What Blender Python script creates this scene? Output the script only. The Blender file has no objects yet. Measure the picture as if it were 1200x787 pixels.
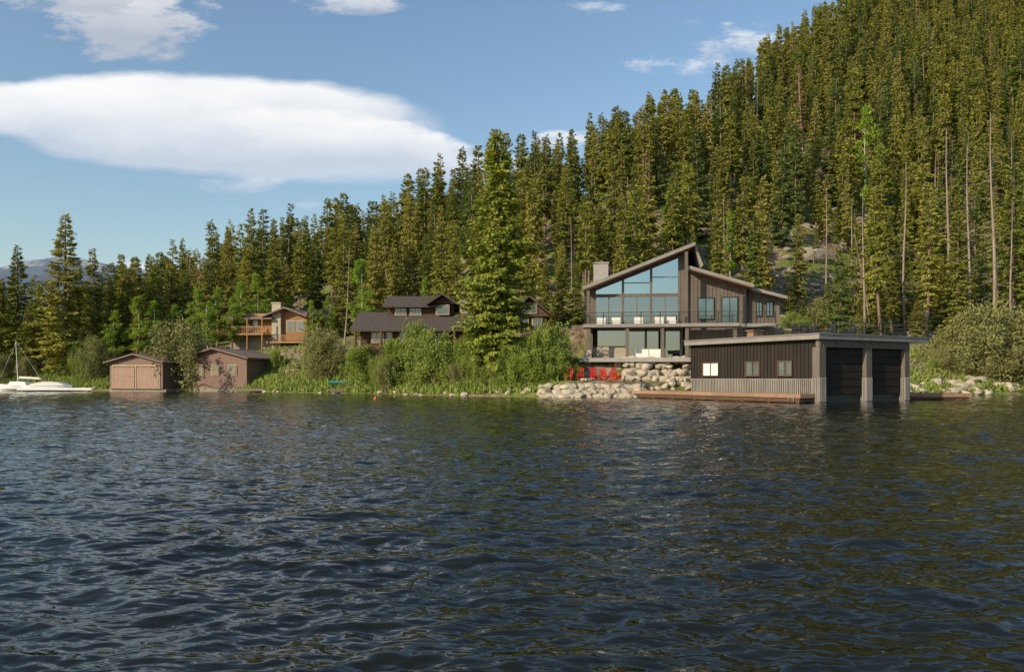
import bpy, math, random
import numpy as np
from mathutils import Vector, Matrix
random.seed(7)
F=933.0; HY=442.0; CZ=1.7
sc=bpy.context.scene
# ---------------------------------------------------------------- mesh builder
class MB:
    def __init__(s): s.v=[];s.f=[];s.m=[];s.n=0
    def add(s,verts,faces,mi=0):
        verts=np.asarray(verts,dtype=np.float64).reshape(-1,3)
        s.v.append(verts)
        if isinstance(faces,np.ndarray):
            s.f.append(faces+s.n); s.m.append(np.full(len(faces),mi))
        else:
            groups={}
            for f in faces: groups.setdefault(len(f),[]).append(f)
            for k,g in groups.items():
                a=np.array(g)+s.n; s.f.append(a); s.m.append(np.full(len(a),mi))
        s.n+=len(verts)
    def box(s,x0,x1,y0,y1,z0,z1,mi=0):
        v=[(x0,y0,z0),(x1,y0,z0),(x1,y1,z0),(x0,y1,z0),(x0,y0,z1),(x1,y0,z1),(x1,y1,z1),(x0,y1,z1)]
        s.add(v,[(0,3,2,1),(4,5,6,7),(0,1,5,4),(1,2,6,5),(2,3,7,6),(3,0,4,7)],mi)
    def beam(s,p0,p1,w,h=None,mi=0,n=4,w1=None):
        h=h or w; p0=Vector(p0);p1=Vector(p1); d=(p1-p0)
        if d.length<1e-6: return
        d.normalize(); up=Vector((0,0,1)) if abs(d.z)<.9 else Vector((0,1,0))
        a=d.cross(up).normalized(); b=a.cross(d).normalized()
        k1=(w1/w) if w1 is not None else 1
        vs=[]
        for p,k in((p0,1),(p1,k1)):
            if n==4:
                for sx,sy in((-1,-1),(1,-1),(1,1),(-1,1)): vs.append(p+a*(sx*w/2*k)+b*(sy*h/2*k))
            else:
                for i in range(n):
                    t=2*math.pi*i/n; vs.append(p+a*(math.cos(t)*w/2*k)+b*(math.sin(t)*h/2*k))
        fs=[(i,(i+1)%n,n+(i+1)%n,n+i) for i in range(n)]+[tuple(range(n-1,-1,-1)),tuple(range(n,2*n))]
        s.add([tuple(v) for v in vs],fs,mi)
    def prism(s,poly,a0,a1,axis='y',mi=0):
        n=len(poly); vs=[]
        for a in(a0,a1):
            for p,q in poly: vs.append((p,a,q) if axis=='y' else ((a,p,q) if axis=='x' else (p,q,a)))
        fs=[(i,(i+1)%n,n+(i+1)%n,n+i) for i in range(n)]+[tuple(range(n-1,-1,-1)),tuple(range(n,2*n))]
        s.add(vs,fs,mi)
    def gable(s,a0,a1,ze,zr,th,e0,e1,axis='y',mi=0):
        am=(a0+a1)/2
        s.prism([(a0,ze),(am,zr),(a1,ze),(a1,ze-th),(am,zr-th),(a0,ze-th)],e0,e1,axis,mi)
    def rail(s,p0,p1,h=1.0,sp=1.6,lines=4,mi=0,pw=.06):
        p0=Vector(p0);p1=Vector(p1);L=(p1-p0).length;n=max(1,int(L/sp))
        for i in range(n+1):
            q=p0.lerp(p1,i/n); s.beam(q,q+Vector((0,0,h)),pw,pw,mi)
        s.beam(p0+Vector((0,0,h+.02)),p1+Vector((0,0,h+.02)),.07,.05,mi)
        for k in range(lines):
            z=h*(k+.6)/(lines+.6); s.beam(p0+Vector((0,0,z)),p1+Vector((0,0,z)),.018,.018,mi)
    def mesh(s,name,mats,smooth=False):
        me=bpy.data.meshes.new(name)
        V=np.concatenate(s.v); nf=sum(len(a) for a in s.f)
        tot=np.concatenate([np.full(len(a),a.shape[1]) for a in s.f])
        idx=np.concatenate([a.ravel() for a in s.f])
        st=np.concatenate([[0],np.cumsum(tot)[:-1]])
        me.vertices.add(len(V)); me.vertices.foreach_set('co',V.astype(np.float32).ravel())
        me.loops.add(len(idx)); me.loops.foreach_set('vertex_index',idx.astype(np.int32))
        me.polygons.add(nf); me.polygons.foreach_set('loop_start',st.astype(np.int32))
        try: me.polygons.foreach_set('loop_total',tot.astype(np.int32))
        except Exception: pass
        me.polygons.foreach_set('material_index',np.concatenate(s.m).astype(np.int32))
        me.polygons.foreach_set('use_smooth',np.full(nf,smooth))
        for m in mats: me.materials.append(m)
        me.update(calc_edges=True); me.validate()
        return me
    def obj(s,name,mats,parent=None,smooth=False):
        if not isinstance(mats,(list,tuple)): mats=[mats]
        o=bpy.data.objects.new(name,s.mesh(name,mats,smooth)); sc.collection.objects.link(o)
        if parent: o.parent=parent
        return o
def empty(name,loc,rz=0):
    e=bpy.data.objects.new(name,None); sc.collection.objects.link(e); e.location=loc; e.rotation_euler=(0,0,rz); e.empty_display_size=.5
    return e
def inst(name,me,loc,rz=0,s=(1,1,1)):
    o=bpy.data.objects.new(name,me); sc.collection.objects.link(o); o.location=loc; o.rotation_euler=(0,0,rz); o.scale=s
    return o
# ---------------------------------------------------------------- materials
def nt(m): m.use_nodes=True; t=m.node_tree; return t,t.nodes,t.links
def pmat(name,c1,c2=None,rough=.8,scale=3,metal=0,bump=0,bscale=None,island=0,stretch=(1,1,1),spec=.3,detail=5):
    m=bpy.data.materials.new(name); t,N,L=nt(m); b=N['Principled BSDF']
    b.inputs['Roughness'].default_value=rough; b.inputs['Metallic'].default_value=metal
    b.inputs['Specular IOR Level'].default_value=spec
    c2=c2 or tuple(x*.7 for x in c1)
    tc=N.new('ShaderNodeTexCoord'); mp=N.new('ShaderNodeMapping'); mp.inputs['Scale'].default_value=stretch
    L.new(tc.outputs['Object'],mp.inputs['Vector'])
    no=N.new('ShaderNodeTexNoise'); no.inputs['Scale'].default_value=scale; no.inputs['Detail'].default_value=detail; no.inputs['Roughness'].default_value=.65
    L.new(mp.outputs[0],no.inputs['Vector'])
    mr=N.new('ShaderNodeMapRange'); mr.inputs['From Min'].default_value=.3; mr.inputs['From Max'].default_value=.7
    L.new(no.outputs[0],mr.inputs['Value'])
    fac=mr.outputs[0]
    if island:
        g=N.new('ShaderNodeNewGeometry'); mx=N.new('ShaderNodeMix'); mx.inputs[0].default_value=island
        L.new(fac,mx.inputs[2]); L.new(g.outputs['Random Per Island'],mx.inputs[3]); fac=mx.outputs[0]
    mc=N.new('ShaderNodeMix'); mc.data_type='RGBA'; mc.inputs[6].default_value=(*c1,1); mc.inputs[7].default_value=(*c2,1)
    L.new(fac,mc.inputs[0]); L.new(mc.outputs[2],b.inputs['Base Color'])
    if bump:
        bn=N.new('ShaderNodeTexNoise'); bn.inputs['Scale'].default_value=bscale or scale*3; bn.inputs['Detail'].default_value=6
        L.new(mp.outputs[0],bn.inputs['Vector'])
        bu=N.new('ShaderNodeBump'); bu.inputs['Strength'].default_value=bump; bu.inputs['Distance'].default_value=.05
        L.new(bn.outputs[0],bu.inputs['Height']); L.new(bu.outputs[0],b.inputs['Normal'])
    return m
def leafmat(name,ca,cb,cc,trans=.3):
    m=bpy.data.materials.new(name); t,N,L=nt(m); N.remove(N['Principled BSDF']); out=N['Material Output']
    g=N.new('ShaderNodeNewGeometry'); oi=N.new('ShaderNodeObjectInfo')
    c=N.new('ShaderNodeMix'); c.data_type='RGBA'; c.inputs[6].default_value=(*ca,1); c.inputs[7].default_value=(*cb,1); L.new(g.outputs['Random Per Island'],c.inputs[0])
    c2=N.new('ShaderNodeMix'); c2.data_type='RGBA'; c2.inputs[7].default_value=(*cc,1); L.new(c.outputs[2],c2.inputs[6])
    mm=N.new('ShaderNodeMath'); mm.operation='MULTIPLY'; mm.inputs[1].default_value=.8; L.new(oi.outputs['Random'],mm.inputs[0]); L.new(mm.outputs[0],c2.inputs[0])
    d=N.new('ShaderNodeBsdfDiffuse'); tr=N.new('ShaderNodeBsdfTranslucent'); L.new(c2.outputs[2],d.inputs[0]); L.new(c2.outputs[2],tr.inputs[0])
    ms=N.new('ShaderNodeMixShader'); ms.inputs[0].default_value=trans; L.new(d.outputs[0],ms.inputs[1]); L.new(tr.outputs[0],ms.inputs[2]); L.new(ms.outputs[0],out.inputs[0])
    return m
def glassmat(name,tint=(.35,.42,.45),refl=.45,rc=(.8,.9,1)):
    m=bpy.data.materials.new(name); t,N,L=nt(m); N.remove(N['Principled BSDF']); out=N['Material Output']
    tr=N.new('ShaderNodeBsdfTransparent'); tr.inputs[0].default_value=(*tint,1)
    gl=N.new('ShaderNodeBsdfGlossy'); gl.inputs[0].default_value=(*rc,1); gl.inputs['Roughness'].default_value=.02
    no=N.new('ShaderNodeTexNoise'); no.inputs['Scale'].default_value=.4; bu=N.new('ShaderNodeBump'); bu.inputs['Strength'].default_value=.1
    L.new(no.outputs[0],bu.inputs['Height']); L.new(bu.outputs[0],gl.inputs['Normal'])
    ms=N.new('ShaderNodeMixShader'); ms.inputs[0].default_value=refl; L.new(tr.outputs[0],ms.inputs[1]); L.new(gl.outputs[0],ms.inputs[2]); L.new(ms.outputs[0],out.inputs[0])
    return m
M={}
M['bark']=pmat('bark',(.27,.19,.13),(.13,.095,.07),scale=4,stretch=(1,1,.3),detail=2)
M['snagbark']=pmat('grey_deadwood',(.36,.29,.23),(.19,.15,.12),scale=3,stretch=(1,1,.2),detail=2)
M['aspenbark']=pmat('aspen_bark',(.45,.43,.36),(.22,.2,.15),scale=4,detail=2)
M['conif']=leafmat('conifer_needles',(.09,.13,.025),(.235,.265,.05),(.30,.28,.065),.25)
M['conify']=leafmat('conifer_needles_yellow',(.13,.17,.028),(.31,.32,.058),(.37,.33,.08),.25)  # yellow-green needle kind, mixed in for variety
M['conifd']=leafmat('conifer_needles_dark',(.055,.105,.032),(.145,.20,.052),(.19,.215,.06),.25)
M['conifh']=leafmat('spruce_needles',(.13,.18,.028),(.30,.35,.055),(.33,.35,.065),.25)
M['deadn']=leafmat('dead_red_needles',(.22,.12,.07),(.30,.17,.09),(.24,.15,.09),.2)
M['willow']=leafmat('willow_leaves',(.14,.21,.035),(.34,.41,.075),(.26,.31,.09),.35)
M['olive']=leafmat('olive_leaves',(.15,.17,.055),(.31,.31,.115),(.33,.30,.14),.3)
M['aspen']=leafmat('aspen_leaves',(.18,.28,.035),(.36,.47,.07),(.26,.36,.055),.4)
M['siding']=pmat('dark_siding',(.042,.035,.030),(.026,.022,.019),rough=.9,scale=2,stretch=(1,1,.2),bump=.2,spec=.1)
M['siding2']=pmat('grey_siding',(.175,.148,.122),(.115,.097,.08),rough=.8,scale=2,stretch=(1,1,.2),bump=.2,spec=.15)
M['fascia']=pmat('fascia_metal',(.28,.255,.225),(.21,.19,.17),rough=.5,scale=1.5)
M['roofm']=pmat('roof_metal',(.24,.225,.21),(.17,.16,.15),rough=.5,scale=1.5)
M['soffit']=pmat('timber_soffit',(.30,.16,.075),(.19,.10,.05),rough=.6,scale=3,stretch=(4,.3,1))
M['corr']=pmat('corrugated_steel',(.30,.275,.25),(.19,.17,.15),rough=.5,metal=.2,scale=1.0,stretch=(1,1,.4))
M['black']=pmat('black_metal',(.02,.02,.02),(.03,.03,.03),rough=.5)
M['door']=pmat('garage_door_dark',(.030,.024,.020),(.040,.033,.028),rough=.9,scale=1,spec=.08)
M['stone']=pmat('boulder_stone',(.52,.45,.34),(.27,.23,.175),rough=.9,scale=1.7,bump=.6,bscale=6,island=.55)
M['stone2']=pmat('hill_rock',(.36,.31,.25),(.18,.155,.13),rough=.95,scale=1.2,bump=.6,bscale=5,island=.5)
M['conc']=pmat('concrete',(.36,.34,.31),(.27,.255,.235),rough=.9,scale=2,bump=.2)
M['dock']=pmat('dock_cedar',(.36,.22,.135),(.22,.135,.085),rough=.8,scale=2,island=.6,bump=.2)
M['dockg']=pmat('dock_weathered',(.30,.24,.19),(.19,.15,.12),rough=.85,scale=2,island=.6)
M['red']=pmat('red_paint',(.62,.025,.018),(.52,.02,.015),rough=.45)
M['white']=pmat('white_gelcoat',(.8,.8,.78),(.7,.7,.68),rough=.35)
M['brownwall']=pmat('brown_painted_boards',(.235,.15,.115),(.16,.105,.082),rough=.8,scale=2,stretch=(1,1,6))
M['browndoor']=pmat('tan_door_boards',(.37,.245,.185),(.27,.18,.135),rough=.8,scale=2)
M['shingle']=pmat('brown_shingles',(.25,.185,.15),(.14,.105,.085),rough=.9,scale=5,bump=.5)
M['shingled']=pmat('dark_shingles',(.10,.082,.07),(.05,.042,.037),rough=.9,scale=5,bump=.5)
M['log']=pmat('orange_logs',(.42,.23,.10),(.26,.135,.06),rough=.65,scale=2,stretch=(.5,1,4))
M['logd']=pmat('dark_logs',(.13,.072,.042),(.065,.04,.027),rough=.75,scale=2,stretch=(.5,1,4))
M['trim']=pmat('tan_trim',(.46,.36,.25),(.36,.28,.19),rough=.6)
M['bframe']=pmat('brown_window_frame',(.12,.075,.045),(.09,.055,.035),rough=.6)
M['inter']=pmat('interior_plaster',(.48,.39,.28),(.34,.27,.19),rough=.9,scale=.7)
M['glass']=glassmat('window_glass',(.5,.52,.5),.26)
M['glassb']=glassmat('window_glass_blue',(.3,.34,.36),.48,(.7,.86,.95))
M['oglass']=pmat('opaque_glass',(.12,.15,.16),(.05,.06,.06),rough=.04,spec=1,scale=.8)
M['cushion']=pmat('white_cushion',(.75,.73,.68),(.65,.62,.58))
M['teal']=pmat('teal_plastic',(.10,.42,.38),(.08,.35,.33),rough=.4)
M['orange']=pmat('orange_buoy',(.75,.16,.04),(.65,.12,.03),rough=.4)
# ---------------------------------------------------------------- terrain
SX=np.array([-2500,-600,-300,-150,-67,-51,-35,-13,-5,2.9,10,26,51,100,200,600,2500.])
SY=np.array([600,260,175,128,104,100,95,81,72,68,66,68.5,78,92,125,260,600.])
CX=np.array([-2500,-400,-141,-94,-70,-47,-23.6,0,23.6,47,70,94,141,250,600,2500.])
CY=np.array([3,3,5,9,16,22,26,31,38,54,76,95,138,210,320,380.])
def nz(x,y,s,seed=0):
    x=np.asarray(x,float)/s; y=np.asarray(y,float)/s
    r=0
    rg=np.random.RandomState(seed+11)
    for i in range(9):
        a=rg.uniform(0,6.28);k=rg.uniform(.6,2.6);p=rg.uniform(0,6.28)
        r=r+np.sin((x*math.cos(a)+y*math.sin(a))*k*2+p)/k
    return r/4
def SL(x): return np.interp(x,[-150,-60,0,60,120],[.3,.42,.56,.76,.84])
def CAP(x): return np.maximum(np.interp(x,CX,CY)-6,1)
def H(x,y):
    x=np.asarray(x,float); y=np.asarray(y,float)
    d=y-np.interp(x,SX,SY)+nz(x,y,9,3)*.9
    z=np.where(d<0,np.maximum(.45*d,-3.5),np.where(d<12,.42*d,5.04+.2*(np.minimum(d,28)-12)))
    lf=np.clip((-62-x)/25,0,1)*np.clip((d-12)/20,0,1); z=z-lf*3.5
    a=np.maximum(SL(x)*(d-28),-60); b=CAP(x)
    k=5.0
    sm=-k*np.log(np.exp(-np.clip(a,-60,400)/k)+np.exp(-np.clip(b,-60,400)/k))
    sm=np.where(d>20,np.maximum(sm,0),0)
    z=z+sm+nz(x,y,16,1)*1.1*np.clip((d-26)/30,0,1)+nz(x,y,4,2)*.25*np.clip(d/8,0,1)
    def lev(z,x0,x1,y0,y1,t,f):
        q=np.minimum.reduce([(x-x0),(x1-x),(y-y0),(y1-y)])
        w=np.clip(q/f+1,0,1); return z*(1-w)+t*w
    z=lev(z,4.2,11.2,67.6,72,1.42,.7)
    z=lev(z,5,26,73.6,86,3.42,1.2)
    return z
def X_(px,Y): return (px-600)/F*Y
def Z_(py,Y): return CZ+(HY-py)/F*Y
def h1(x,y): return float(H(np.array([x]),np.array([y]))[0])
def hit(px,py,y0=62,y1=330):
    Y=np.arange(y0,y1,.5); X=(px-600)/F*Y; z=H(X,Y); p=HY-(z-CZ)/Y*F
    i=np.where(p<=py)[0]
    return float(Y[i[0]]) if len(i) else y1
def grid(xs,ys,zf):
    X,Y=np.meshgrid(xs,ys); Z=zf(X,Y); V=np.stack([X,Y,Z],-1).reshape(-1,3)
    nx=len(xs); ny=len(ys); i=np.arange((ny-1)*(nx-1)); r=i//(nx-1); c=i%(nx-1); a=r*nx+c
    return V,np.stack([a,a+1,a+1+nx,a+nx],-1)
xs=np.concatenate([np.linspace(-2500,-260,40)[:-1],np.linspace(-260,-90,90)[:-1],np.linspace(-90,90,330),np.linspace(90,320,110)[1:],np.linspace(320,2500,30)[1:]])
ys=np.concatenate([np.linspace(48,62,10)[:-1],np.linspace(62,115,150)[:-1],np.linspace(115,360,150)[:-1],np.linspace(360,3200,50)])
V,Fc=grid(xs,ys,H); mb=MB(); mb.add(V,Fc)
m=bpy.data.materials.new('ground_soil'); t,N,L=nt(m); b=N['Principled BSDF']; b.inputs['Roughness'].default_value=.95; b.inputs['Specular IOR Level'].default_value=.1
geo=N.new('ShaderNodeNewGeometry')
def noi(sc_,det=6):
    n=N.new('ShaderNodeTexNoise'); n.inputs['Scale'].default_value=sc_; n.inputs['Detail'].default_value=det; L.new(geo.outputs['Position'],n.inputs['Vector']); return n
n1=noi(.25,3); n2=noi(1.8,5)
cr=N.new('ShaderNodeValToRGB'); L.new(n2.outputs[0],cr.inputs[0])
e=cr.color_ramp.elements; e[0].position=.35; e[0].color=(.10,.072,.045,1); e[1].position=.68; e[1].color=(.33,.26,.18,1)
cg=N.new('ShaderNodeValToRGB'); L.new(n2.outputs[0],cg.inputs[0]); e=cg.color_ramp.elements; e[0].position=.3; e[0].color=(.08,.11,.025,1); e[1].position=.7; e[1].color=(.20,.23,.06,1)
mr=N.new('ShaderNodeMapRange'); mr.inputs['From Min'].default_value=.42; mr.inputs['From Max'].default_value=.57; L.new(n1.outputs[0],mr.inputs['Value'])
mx=N.new('ShaderNodeMix'); mx.data_type='RGBA'; L.new(mr.outputs[0],mx.inputs[0]); L.new(cr.outputs[0],mx.inputs[6]); L.new(cg.outputs[0],mx.inputs[7]); L.new(mx.outputs[2],b.inputs['Base Color'])
bu=N.new('ShaderNodeBump'); bu.inputs['Strength'].default_value=.8; bu.inputs['Distance'].default_value=.3; L.new(n2.outputs[0],bu.inputs['Height']); L.new(bu.outputs[0],b.inputs['Normal'])
mb.obj('hillside_terrain',m,smooth=True)
# ---------------------------------------------------------------- water
def geo_axis(s0,r,end):
    o=[s0]
    while o[-1]<end: o.append(o[-1]*(1+r))
    return np.array(o)
yy=np.concatenate([-geo_axis(3,.08,2500)[::-1],np.arange(-2.9,2.9,.1),geo_axis(3,.0040,112),geo_axis(113,.06,700)])
xp=geo_axis(4,.0100,130); xp=np.concatenate([xp,geo_axis(xp[-1]*1.05,.1,2600)])
xx=np.concatenate([-xp[::-1],np.arange(-3.96,3.97,.033),xp])
def waves(X,Y):
    dx=np.gradient(xx)[None,:]; dy=np.gradient(yy)[:,None]
    sp=np.maximum(dx*.55,dy*.9)
    Z=np.zeros_like(X); rg=np.random.RandomState(15)
    gust=1+.4*nz(X,Y*1.5,11,8)+.25*nz(X,Y*2,3.5,18)
    xw=X+.12*nz(X,Y,.9,21); yw=Y+.12*nz(X,Y,.7,22)
    for i in range(90):
        lam=math.exp(rg.uniform(math.log(.09),math.log(1.5)))
        th=rg.normal(-1.3,.65); k=2*math.pi/lam; a=(.033 if lam<.5 else .023)/k*(1.0 if lam<1.0 else .7)
        ph=rg.uniform(0,6.28)
        w=np.clip(lam/(2.4*sp)-1,0,1)
        s=np.sin(k*(xw*math.cos(th)+yw*math.sin(th))+ph)
        Z+=a*w*(s+.35*s*s)
    return Z*np.clip(gust,.35,1.8)
V,Fc=grid(xx,yy,waves); mb=MB(); mb.add(V,Fc)
m=bpy.data.materials.new('lake_water'); t,N,L=nt(m); b=N['Principled BSDF']
b.inputs['Base Color'].default_value=(.010,.012,.009,1); b.inputs['Roughness'].default_value=.03; b.inputs['IOR'].default_value=1.333
geo=N.new('ShaderNodeNewGeometry'); mp=N.new('ShaderNodeMapping'); mp.inputs['Scale'].default_value=(.5,1,1); mp.inputs['Rotation'].default_value=(0,0,.25); L.new(geo.outputs['Position'],mp.inputs[0])
na=N.new('ShaderNodeTexNoise'); na.inputs['Scale'].default_value=6; na.inputs['Detail'].default_value=2; L.new(mp.outputs[0],na.inputs[0])
nb_=N.new('ShaderNodeTexNoise'); nb_.inputs['Scale'].default_value=1.9; nb_.inputs['Detail'].default_value=3; L.new(mp.outputs[0],nb_.inputs[0])
ad=N.new('ShaderNodeMath'); ad.operation='MULTIPLY_ADD'; ad.inputs[1].default_value=2.6; L.new(nb_.outputs[0],ad.inputs[0]); L.new(na.outputs[0],ad.inputs[2])
bu=N.new('ShaderNodeBump'); bu.inputs['Strength'].default_value=.75; bu.inputs['Distance'].default_value=.042; L.new(ad.outputs[0],bu.inputs['Height']); L.new(bu.outputs[0],b.inputs['Normal'])
mb.obj('lake_water',m,smooth=True)
# ---------------------------------------------------------------- distant mountains
mb=MB()
def mz(X,Y):
    r=np.interp(X,[-4000,-2300,-2050,-1900,-1780,-1650,-1500,-1380,-1150,-900,-500,500],[330,400,500,515,500,470,455,465,380,260,150,80])
    return r*np.clip(1-abs(Y-3300)/1400,0,1)+nz(X,Y,160,4)*26+nz(X,Y,60,5)*9-20
V,Fc=grid(np.linspace(-4000,500,180),np.linspace(2200,4600,60),mz); mb.add(V,Fc)
m=bpy.data.materials.new('mountain_rock_haze_tint'); t,N,L=nt(m); b=N['Principled BSDF']; b.inputs['Roughness'].default_value=1
geo=N.new('ShaderNodeNewGeometry'); n1=N.new('ShaderNodeTexNoise'); n1.inputs['Scale'].default_value=.012; n1.inputs['Detail'].default_value=7; L.new(geo.outputs['Position'],n1.inputs[0])
sp=N.new('ShaderNodeSeparateXYZ'); L.new(geo.outputs['Position'],sp.inputs[0])
mm=N.new('ShaderNodeMath'); mm.operation='MULTIPLY_ADD'; mm.inputs[1].default_value=300; L.new(n1.outputs[0],mm.inputs[0]); L.new(sp.outputs[2],mm.inputs[2])
mr=N.new('ShaderNodeMapRange'); mr.inputs['From Min'].default_value=600; mr.inputs['From Max'].default_value=650; L.new(mm.outputs[0],mr.inputs['Value'])
mx=N.new('ShaderNodeMix'); mx.data_type='RGBA'; mx.inputs[6].default_value=(.09,.13,.18,1); mx.inputs[7].default_value=(.32,.35,.40,1); L.new(mr.outputs[0],mx.inputs[0]); L.new(mx.outputs[2],b.inputs['Base Color'])  # bluish base colour paints distance haze onto the rock and snow
mb.obj('distant_mountains',m,smooth=True)
# ---------------------------------------------------------------- vegetation
def norm(a): return a/np.maximum(np.linalg.norm(a,axis=-1,keepdims=True),1e-9)
def quads(P,D,Wv,l,w):
    l=l[:,None]; w=w[:,None]
    v=np.stack([P,P+D*l*.45+Wv*w,P+D*l,P+D*l*.45-Wv*w],1).reshape(-1,3)
    n=len(P); return v,np.arange(4*n).reshape(n,4)
def trunk(mb,pts,rad,n=6,mi=0):
    pts=np.array(pts); vs=[]
    for p,r in zip(pts,rad):
        for i in range(n):
            a=2*math.pi*i/n; vs.append((p[0]+math.cos(a)*r,p[1]+math.sin(a)*r,p[2]))
    fs=[(k*n+i,k*n+(i+1)%n,(k+1)*n+(i+1)%n,(k+1)*n+i) for k in range(len(pts)-1) for i in range(n)]
    mb.add(vs,fs,mi)
def conifer(name,h,R,seed,nb,ns,leaf,zb,mats,sparse=1.0,pw=.8,stub=0,wf=1.0):
    rg=np.random.RandomState(seed); mb=MB()
    bend=rg.normal(0,.25,2)
    def cx(z): return np.stack([bend[0]*np.sin(z/h*3),bend[1]*np.sin(z/h*2.3)],-1)
    zz=np.linspace(-1.2,h,8); c=cx(zz)
    trunk(mb,[(a[0],a[1],z) for a,z in zip(c,zz)],[max(.015,(h*.0125)*(1-max(z,0)/h)**.8+.01) for z in zz])
    t=np.sort(rg.uniform(0,1,nb)); z=zb+(h*.99-zb)*t
    az=rg.uniform(0,2*math.pi,nb)
    mod=1+.2*np.sin(az*2+t*9+rg.uniform(0,6))+.15*np.sin(t*37+rg.uniform(0,6))
    Lb=R*((1-t)**pw)*(.5+.5*np.minimum(1,t/.12))*rg.uniform(.6,1.15,nb)*mod+.12
    Lb*=np.where(rg.rand(nb)<.1,.45,1)
    pitch=-.42+.95*t**1.5+rg.normal(0,.1,nb)
    out=np.stack([np.cos(az),np.sin(az),np.zeros(nb)],-1)
    bd=out*np.cos(pitch)[:,None]; bd[:,2]=np.sin(pitch)
    st=np.concatenate([cx(z),z[:,None]],1)
    cnt=np.maximum(3,(ns*(Lb/R)**1.1*sparse)).astype(int)
    I=np.repeat(np.arange(nb),cnt); n=len(I)
    s=rg.uniform(.1,1,n)**.75
    side=np.stack([-np.sin(az),np.cos(az),np.zeros(nb)],-1)[I]
    lat=rg.uniform(-1,1,n)*.36*Lb[I]*(1.05-s)
    P=st[I]+bd[I]*(s*Lb[I])[:,None]+side*lat[:,None]
    P[:,2]+=-.10*Lb[I]*s**2+.18*Lb[I]*s**4-np.abs(lat)*.25+rg.normal(0,.05,n)
    D=norm(bd[I]*.8+side*np.sign(lat)[:,None]*rg.uniform(.1,.9,n)[:,None]+np.stack([rg.normal(0,.25,n),rg.normal(0,.25,n),rg.uniform(-.75,.1,n)],-1))
    nrmv=norm(out[I]*.8+np.array([0,0,.6])+rg.normal(0,.45,(n,3)))
    Wv=norm(np.cross(D,nrmv))
    l=leaf*rg.uniform(.5,1.3,n); w=l*rg.uniform(.17,.3,n)*wf
    v,f=quads(P,D,Wv,l,w); mb.add(v,f,1)
    for i in range(0,nb,3):
        e=st[i]+bd[i]*Lb[i]*.8; mb.beam(st[i],e,.05*h/20+.01,None,0,3,.012)
    for i in range(stub):
        zz_=rg.uniform(.15*h,max(zb,h*.3)); a=rg.uniform(0,6.28); q=np.array([0,0,zz_]); ln=rg.uniform(.4,1.3)
        mb.beam(q,q+np.array([math.cos(a)*ln,math.sin(a)*ln,-.25*ln]),.04,None,0,3,.01)
    return mb.mesh(name,mats)
def snag(name,h,seed,mats,nbr=70):
    rg=np.random.RandomState(seed); mb=MB(); zz=np.linspace(-1,h,7)
    trunk(mb,[(.15*math.sin(z/3),.1*math.cos(z/4),z) for z in zz],[.15*(1-max(z,0)/h)+.02 for z in zz])
    for i in range(nbr):
        z=rg.uniform(.25,.98)*h; a=rg.uniform(0,6.28); ln=(1.6*(1-z/h)+.3)*rg.uniform(.4,1.1)
        p=np.array([0,0,z]); q=p+np.array([math.cos(a)*ln,math.sin(a)*ln,rg.uniform(-.35,.1)*ln]); mb.beam(p,q,.04,None,0,3,.01)
        b0=p+(q-p)*rg.uniform(.4,.9); mb.beam(b0,b0+rg.normal(0,.22,3),.018,None,0,3,.008)
    return mb.mesh(name,mats)
def broadleaf(name,h,R,seed,ncl,nl,leaf,mats,stems=5,zb=.08,shape='shrub'):
    rg=np.random.RandomState(seed); mb=MB(); C=[]
    for i in range(ncl):
        a=rg.uniform(0,6.28); u=rg.uniform(0,1)
        if shape=='shrub':
            rmod=1+.25*math.sin(a*3+seed)+.15*math.sin(a*5+seed*2)
            z=h*(zb+(.95-zb)*rg.uniform(0,1)**.85); top=1-.18*(1+math.sin(a*4+seed*3))
            rr=R*rmod*math.sqrt(max(.03,1-((z/h-.3)/.75)**2))*rg.uniform(.2,1.0); z*=top+(1-top)*(1-rr/R/1.4)
        else:
            z=h*(zb+(.95-zb)*u); q=(z/h-zb)/(1-zb); rr=R*(math.sin(min(1,q*1.05+.12)*math.pi)**.7)*rg.uniform(.15,1)
        C.append((math.cos(a)*rr,math.sin(a)*rr,z))
    C=np.array(C)
    if shape=='shrub':
        for i in range(stems*4):
            c=C[rg.randint(ncl)]; b0=np.array([rg.normal(0,R*.12),rg.normal(0,R*.12),-.4]); mid=(b0+c)/2+np.array([0,0,.15*h])
            mb.beam(b0,mid,.07,None,0,4,.045); mb.beam(mid,c,.045,None,0,4,.015)
    else:
        zz=np.linspace(-.6,h*.93,7); bn=rg.normal(0,.3,2)
        ax=lambda z:(bn[0]*math.sin(z/h*3),bn[1]*math.sin(z/h*2.2))
        trunk(mb,[(*ax(z),z) for z in zz],[.011*h*(1-max(z,0)/h)+.02 for z in zz])
        for c in C:
            z0=max(.1,c[2]-.35*math.hypot(c[0],c[1])-.3); mb.beam((*ax(z0),z0),c,.045,None,0,3,.012)
    I=np.repeat(np.arange(ncl),nl); n=len(I)
    cr=(R*.19)*rg.uniform(.5,1.5,ncl)
    o=norm(rg.normal(0,1,(n,3)))*(rg.uniform(0,1,n)**.5*cr[I])[:,None]; o[:,2]*=1.6 if shape=='shrub' else .9
    P=C[I]+o; P[:,2]=np.maximum(P[:,2],.03)
    D=norm(o+rg.normal(0,.4,(n,3))*cr[I][:,None]+np.array([0,0,.2]))
    cen=norm(P-np.array([0,0,h*.35]))
    Wv=norm(np.cross(D,norm(norm(o)*.7+cen*.5+np.array([0,0,.3])+rg.normal(0,.5,(n,3)))))
    l=leaf*rg.uniform(.6,1.3,n); w=l*rg.uniform(.22,.38,n)
    v,f=quads(P,D,Wv,l,w); mb.add(v,f,1)
    return mb.mesh(name,mats)
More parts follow.
